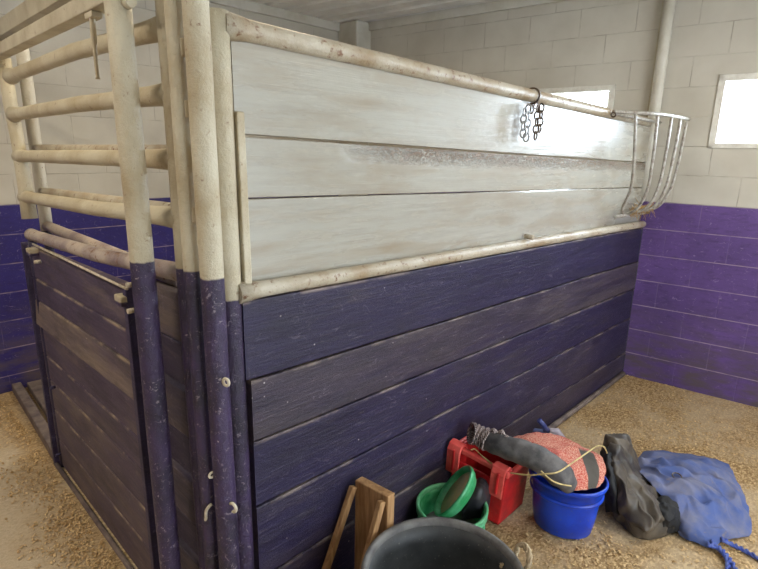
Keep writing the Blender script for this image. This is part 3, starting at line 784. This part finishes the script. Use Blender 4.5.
for y0 in (.0, wY-.085):
    mb = MB(); w = .066; pr = [(.03, hZ-.02), (.02, hZ+.018), (-.005, hZ+.032), (-.035, hZ+.022), (-.046, hZ-.01), (-.04, hZ-.14), (-.034, hZ-.145), (-.032, hZ-.01), (-.02, hZ+.008), (.0, hZ+.014), (.012, hZ-.0)]
    m = len(pr); vs = [fe(x, y0, z) for x, z in pr] + [fe(x, y0+w, z) for x, z in pr]
    fs = [(j, (j+1) % m, m+(j+1) % m, m+j) for j in range(m)]
    fs += [tuple(reversed(range(m))), tuple(range(m, 2*m))]
    mb.add(vs, fs).build('hook', M_strap, fd, bevel=.004)
    mb = MB(); fbox(mb, -.051, -.040, y0+.022, y0+.034, hZ-.12, hZ+.0); mb.build('hook_rib', M_red, fd, bevel=.003)

# ------------------------------------------------------------------ blue bucket
bc = at(568, 474, .29); 
view = V((bc.x, bc.y, 0)).normalized(); va = math.atan2(view.y, view.x)
MR = Matrix.Rotation(va, 3, 'Z')
b0 = V((bc.x, bc.y, 0)); 
bk = thing('bucket', b0, 'bright blue flat-backed plastic bucket holding a red towel and grey roll', 'bucket')
hb = .29
MB().lathe([(0,.003), (.125,.003), (.137,.012), (.150,.09), (.156,.16), (.160,.2), (.171,.262), (.182,.265), (.186,.275), (.186,hb-.004), (.181,hb), (.174,hb-.003), (.168,.262), (.155,.2), (.142,.1), (.128,.02), (0,.014)], b0, MR, seg=64, sx=.82, sy=1.0).build('body', M_blue, bk)
MB().lathe([(.173,.200), (.178,.205), (.180,.215), (.171,.219)], b0, MR, seg=64, sx=.82, sy=.97).build('rib', M_blue, bk)

# ------------------------------------------------------------------ grey roll with knit cuff, across feeder and bucket
roll_ = thing('neoprene_wrap', at(478, 440, .40), 'long grey neoprene roll lying across the red feeder into the blue bucket', 'wrap')
pth = smooth_path([at(487, 440, .42), at(503, 446, .43), at(522, 452, .43), at(540, 460, .415), at(555, 470, .38), at(565, 480, .34), at(570, 488, .30)], 8)
n = len(pth); mb = MB(); mb.tube(pth, [(.052+.008*sin(min(1, i/n*1.6)*pi*.5) - (.03*max(0, (i/n-.75)/.25))) for i in range(n)], 22, wob=.006); mb.build('roll', M_neo, roll_)
pth = smooth_path([at(489, 441, .425), at(482, 437, .43), at(475, 434, .435), at(471, 433, .44)], 6)
n = len(pth); mb = MB(); mb.tube(pth, [.047+.006*sin(i*1.9) for i in range(n)], 22, caps=False, wob=.008)
o = mb.build('knit_cuff', M_knit, roll_, solid=.006)
mb = MB(); pth = smooth_path([at(486, 432, .47), at(494, 431, .485), at(503, 434, .48), at(508, 441, .47)], 6); mb.tube(pth, [.012+.006*sin(i*1.3) for i in range(len(pth))], 10, wob=.004); mb.build('knit_fold', M_knit, roll_)

# ------------------------------------------------------------------ red towel over roll and bucket
net = [[(505,440,.36),(520,436,.38),(540,433,.37),(562,437,.34),(589,449,.30)],
       [(512,443,.41),(527,441,.43),(549,444,.41),(574,448,.36),(600,455,.31)],
       [(524,446,.41),(539,448,.42),(558,456,.42),(580,464,.37),(605,466,.32)],
       [(541,453,.41),(555,461,.39),(569,470,.39),(585,478,.34),(604,479,.31)],
       [(560,468,.35),(568,482,.31),(575,490,.305),(587,490,.30),(599,487,.30)]]
mb = cloth(net, 60, 60, .009, 11, 1, edge=False); tag(mb.build('towel', M_towel, solid=.006), 'red and white flecked towel with a dark band draped out of the blue bucket', 'towel')
# twine loops
t = thing('twine', at(540, 474, .47), 'pale yellow twine looped over the red towel and grey roll', 'twine')
mb = MB(); mb.tube(smooth_path([at(511,473,.40), at(528,475,.44), at(545,474,.48), at(558,472,.49), at(572,463,.48), at(588,452,.43), at(597,446,.42), (at(604,447,.38)), at(607,453,.33)]), .0035, 7)
mb.tube(smooth_path([at(541,471,.49), at(551,480,.45), at(560,484,.41), at(571,486,.385)]), .0035, 7); mb.build('strand', M_twine, t)
mb = MB(); mb.tube(smooth_path([at(471,450,.385), at(475,449,.375), at(480,454,.365), at(486,459,.355), at(492,464,.345)]), .003, 6)
tag(mb.build('straw_strand', M_twine), 'pale strand of straw lying over the red feeder rim', 'straw')

# ------------------------------------------------------------------ blue-handled tool behind the bucket, by the partition foot
t = thing('forked_tool', at(543, 430, .02), 'blue and white plastic piece poking up behind the towel near the planks', 'tool')
c = at(548, 432, .07)
mb = MB(); mb.tube([at(539, 420, .17), at(544, 426, .13), c], .016, 12); mb.build('handle', simple('dull_blue_plastic', (86, 96, 160), (60, 72, 140), .4), t)
mb = MB(); mb.tube([at(530, 430, .08), at(538, 431, .075), c], .016, 12); mb.build('handle', simple('dusty_blue_plastic', (110, 118, 160), (84, 92, 140), .4), t)
mb = MB(); mb.tube([c, at(556, 433, .06), at(562, 440, .03)], [.028, .036, .03], 14, wob=.004); mb.build('base', simple('dirty_white_plastic', (206, 200, 206), (150, 140, 160), .5), t)

# ------------------------------------------------------------------ black bag / coat heap and blue canvas
net = [[(602,456,0),(608,456,0),(616,456,0),(625,456,0),(634,458,0)],
       [(602,448,.18),(607,439,.25),(616,437,.28),(626,439,.26),(634,452,.14)],
       [(606,466,.21),(613,462,.27),(622,462,.26),(632,468,.19),(646,480,.09)],
       [(610,496,.12),(620,492,.20),(634,490,.20),(650,493,.15),(668,498,.08)],
       [(614,514,.04),(630,520,.08),(645,524,.11),(660,518,.12),(680,508,.05)],
       [(617,522,0),(632,535,0),(648,540,0),(668,535,0),(684,522,0)]]
mb = cloth(net, 90, 110, .045, 8, 2)
bh = thing('rubberized_coat', at(640, 520, 0), 'dusty black waterproof coat heaped on the floor right of the blue bucket', 'coat')
mb.build('shell', M_blackfab, bh, solid=.004)
net = [[(600,452,.22),(605,448,.27),(610,448,.28),(615,452,.26)],[(602,470,.22),(606,462,.28),(611,464,.28),(616,472,.24)],[(604,490,.16),(609,484,.22),(614,486,.22),(618,492,.18)],[(606,512,.01),(612,512,.06),(617,514,.07),(622,518,.02)]]
mb = cloth(net, 24, 40, .012, 16, 8); mb.build('lining', M_black, bh, solid=.004)
net = [[(655,500,.12),(664,496,.15),(676,500,.13),(684,508,.06)],[(655,512,.12),(664,510,.15),(676,512,.13),(686,518,.04)],[(656,524,.06),(665,524,.09),(676,524,.08),(686,526,.02)],[(658,533,.0),(666,534,.0),(676,533,.0),(685,531,.0)]]
mb = cloth(net, 34, 34, .02, 18, 5); mb.build('bunched_sleeve', M_black, bh, solid=.004)
net = [[(630,463,.06),(650,450,.05),(684,454,.04),(710,458,.03),(728,465,.012)],
       [(632,468,.11),(655,464,.13),(690,470,.12),(718,478,.09),(741,490,.012)],
       [(646,480,.15),(672,484,.15),(700,490,.14),(728,498,.09),(748,508,.012)],
       [(664,500,.13),(684,506,.13),(706,514,.11),(732,520,.07),(751,524,.012)],
       [(674,522,.06),(688,526,.08),(706,530,.07),(728,530,.05),(752,532,.012)],
       [(680,536,.01),(692,542,.01),(710,547,.01),(724,541,.012),(750,536,.01)]]
bl = thing('canvas_bag', at(700, 500, 0), 'faded blue canvas bag sprawled on the bedding at the far right of the pile', 'bag')
mb = cloth(net, 100, 100, .05, 6.5, 4); mb.build('body', M_bluecloth, bl, solid=.005)
c = at(677, 476, .165); ring(bl, c, (-.2,-.1,1), .022, .0035, M_steel, 'ring')
for pts in ([(712,543,.03),(722,551,.012),(731,562,.010),(738,575,.010)], [(722,540,.03),(734,546,.012),(748,553,.010),(765,563,.010)], [(708,545,.03),(718,549,.02),(727,560,.018),(728,572,.014)]):
    pth = smooth_path([at(*q) for q in pts], 12); mb = MB()
    for ph in (0, pi):
        mb.tube([q+V((cos(i*.7+ph)*.006, sin(i*.7+ph)*.006, .004+.004*sin(i*.7+ph+.7))) for i, q in enumerate(pth)], .007, 7)
    mb.build('drawcord', M_bluerope, bl)

# ------------------------------------------------------------------ loose wood shavings
mb = MB(); rnd = random.Random(3)
def chip(x, y, s):
    a = rnd.uniform(0, 2*pi); l = s*rnd.uniform(.6, 1.6); w = s*rnd.uniform(.25, .6); h = rnd.uniform(.002, .008)
    d = V((cos(a), sin(a), 0)); e = V((-sin(a), cos(a), 0)); c = V((x, y, .003+h*.4))
    mb.add([c-d*l-e*w, c-d*l+e*w, c+V((0,0,h))-e*w, c+V((0,0,h))+e*w, c+d*l-e*w+V((0,0,h*.3)), c+d*l+e*w+V((0,0,h*.2))], [(0,2,3,1), (2,4,5,3)])
for i in range(9000):
    x = rnd.uniform(1.4, 4.55); y = PY - .03 - abs(rnd.gauss(0, .9))
    if x > xr(y)-.03 or y < -1: continue
    if noise.noise(V((x*2.2, y*2.2, 1))) < rnd.uniform(-.5, .35): continue
    chip(x, y, rnd.uniform(.004, .011))
for i in range(5000):
    y = rnd.uniform(.8, 4.4); x = .60 - abs(rnd.gauss(0, .13))
    if noise.noise(V((x*5, y*3, 5))) < rnd.uniform(-.4, .4): continue
    chip(x, y, rnd.uniform(.004, .010))
def chips_mat():
    t = NT('wood_shavings'); c = t.voro(t.pos, 60, out='Color'); f = t.sep(c)[0]
    return t.done(t.mix(f, srgb(160, 128, 84), srgb(218, 188, 140)), .85, .2)
tag(mb.build('wood_shavings', chips_mat()), 'scattered pale wood shavings over the stable floor', 'bedding', kind='stuff')

# ------------------------------------------------------------------ light: daylight through windows, fill from an added rear opening, overhead lights
w = bpy.data.worlds.new('sky'); SC.world = w; w.use_nodes = True
bg = w.node_tree.nodes['Background']; bg.inputs[0].default_value = (.80, .90, 1.0, 1); bg.inputs[1].default_value = 6.0
def area(name, loc, direction, sx, sy, power, col):
    l = bpy.data.lights.new(name, 'AREA'); l.shape = 'RECTANGLE'; l.size = sx; l.size_y = sy; l.energy = power; l.color = col
    o = bpy.data.objects.new(name, l); COL.objects.link(o); o.location = loc
    o.rotation_euler = V(direction).to_track_quat('-Z', 'Y').to_euler(); return o
for W, pw in ((W1, 170), (W2, 130), (W3, 22)):
    c = R((W[0]+W[1])/2, -.34, (W[2]+W[3])/2+.14)
    area('daylight', c, V((-1, -SL, -.55)), .95, .6, pw, (.70, .84, 1.0))
area('rear_opening_fill', (1.6, Y0-.3, 1.35), (0, 1, -.12), 3.0, 2.0, 12, (.86, .93, 1.0))  # added fill from behind; an invented opening, low so upper walls stay dim
area('overhead_light', (1.7, 2.6, 3.0), (0, 0, -1), 1.2, .2, 26, (1.0, .82, .56))
area('overhead_light', (-.9, 2.2, 3.0), (0, 0, -1), .2, 1.2, 46, (1.0, .89, .74))  # unseen lamp over the aisle, added to lift the dim left side
area('overhead_light', (3.1, -.6, 3.0), (0, 0, -1), 1.2, .2, 38, (1.0, .92, .80))  # unseen lamp, added to brighten the right wall and floor
vs_ = SC.view_settings; vs_.view_transform = 'Standard'; vs_.look = 'None'; vs_.gamma = 1; vs_.use_curve_mapping = False
vs_.exposure = 0.06
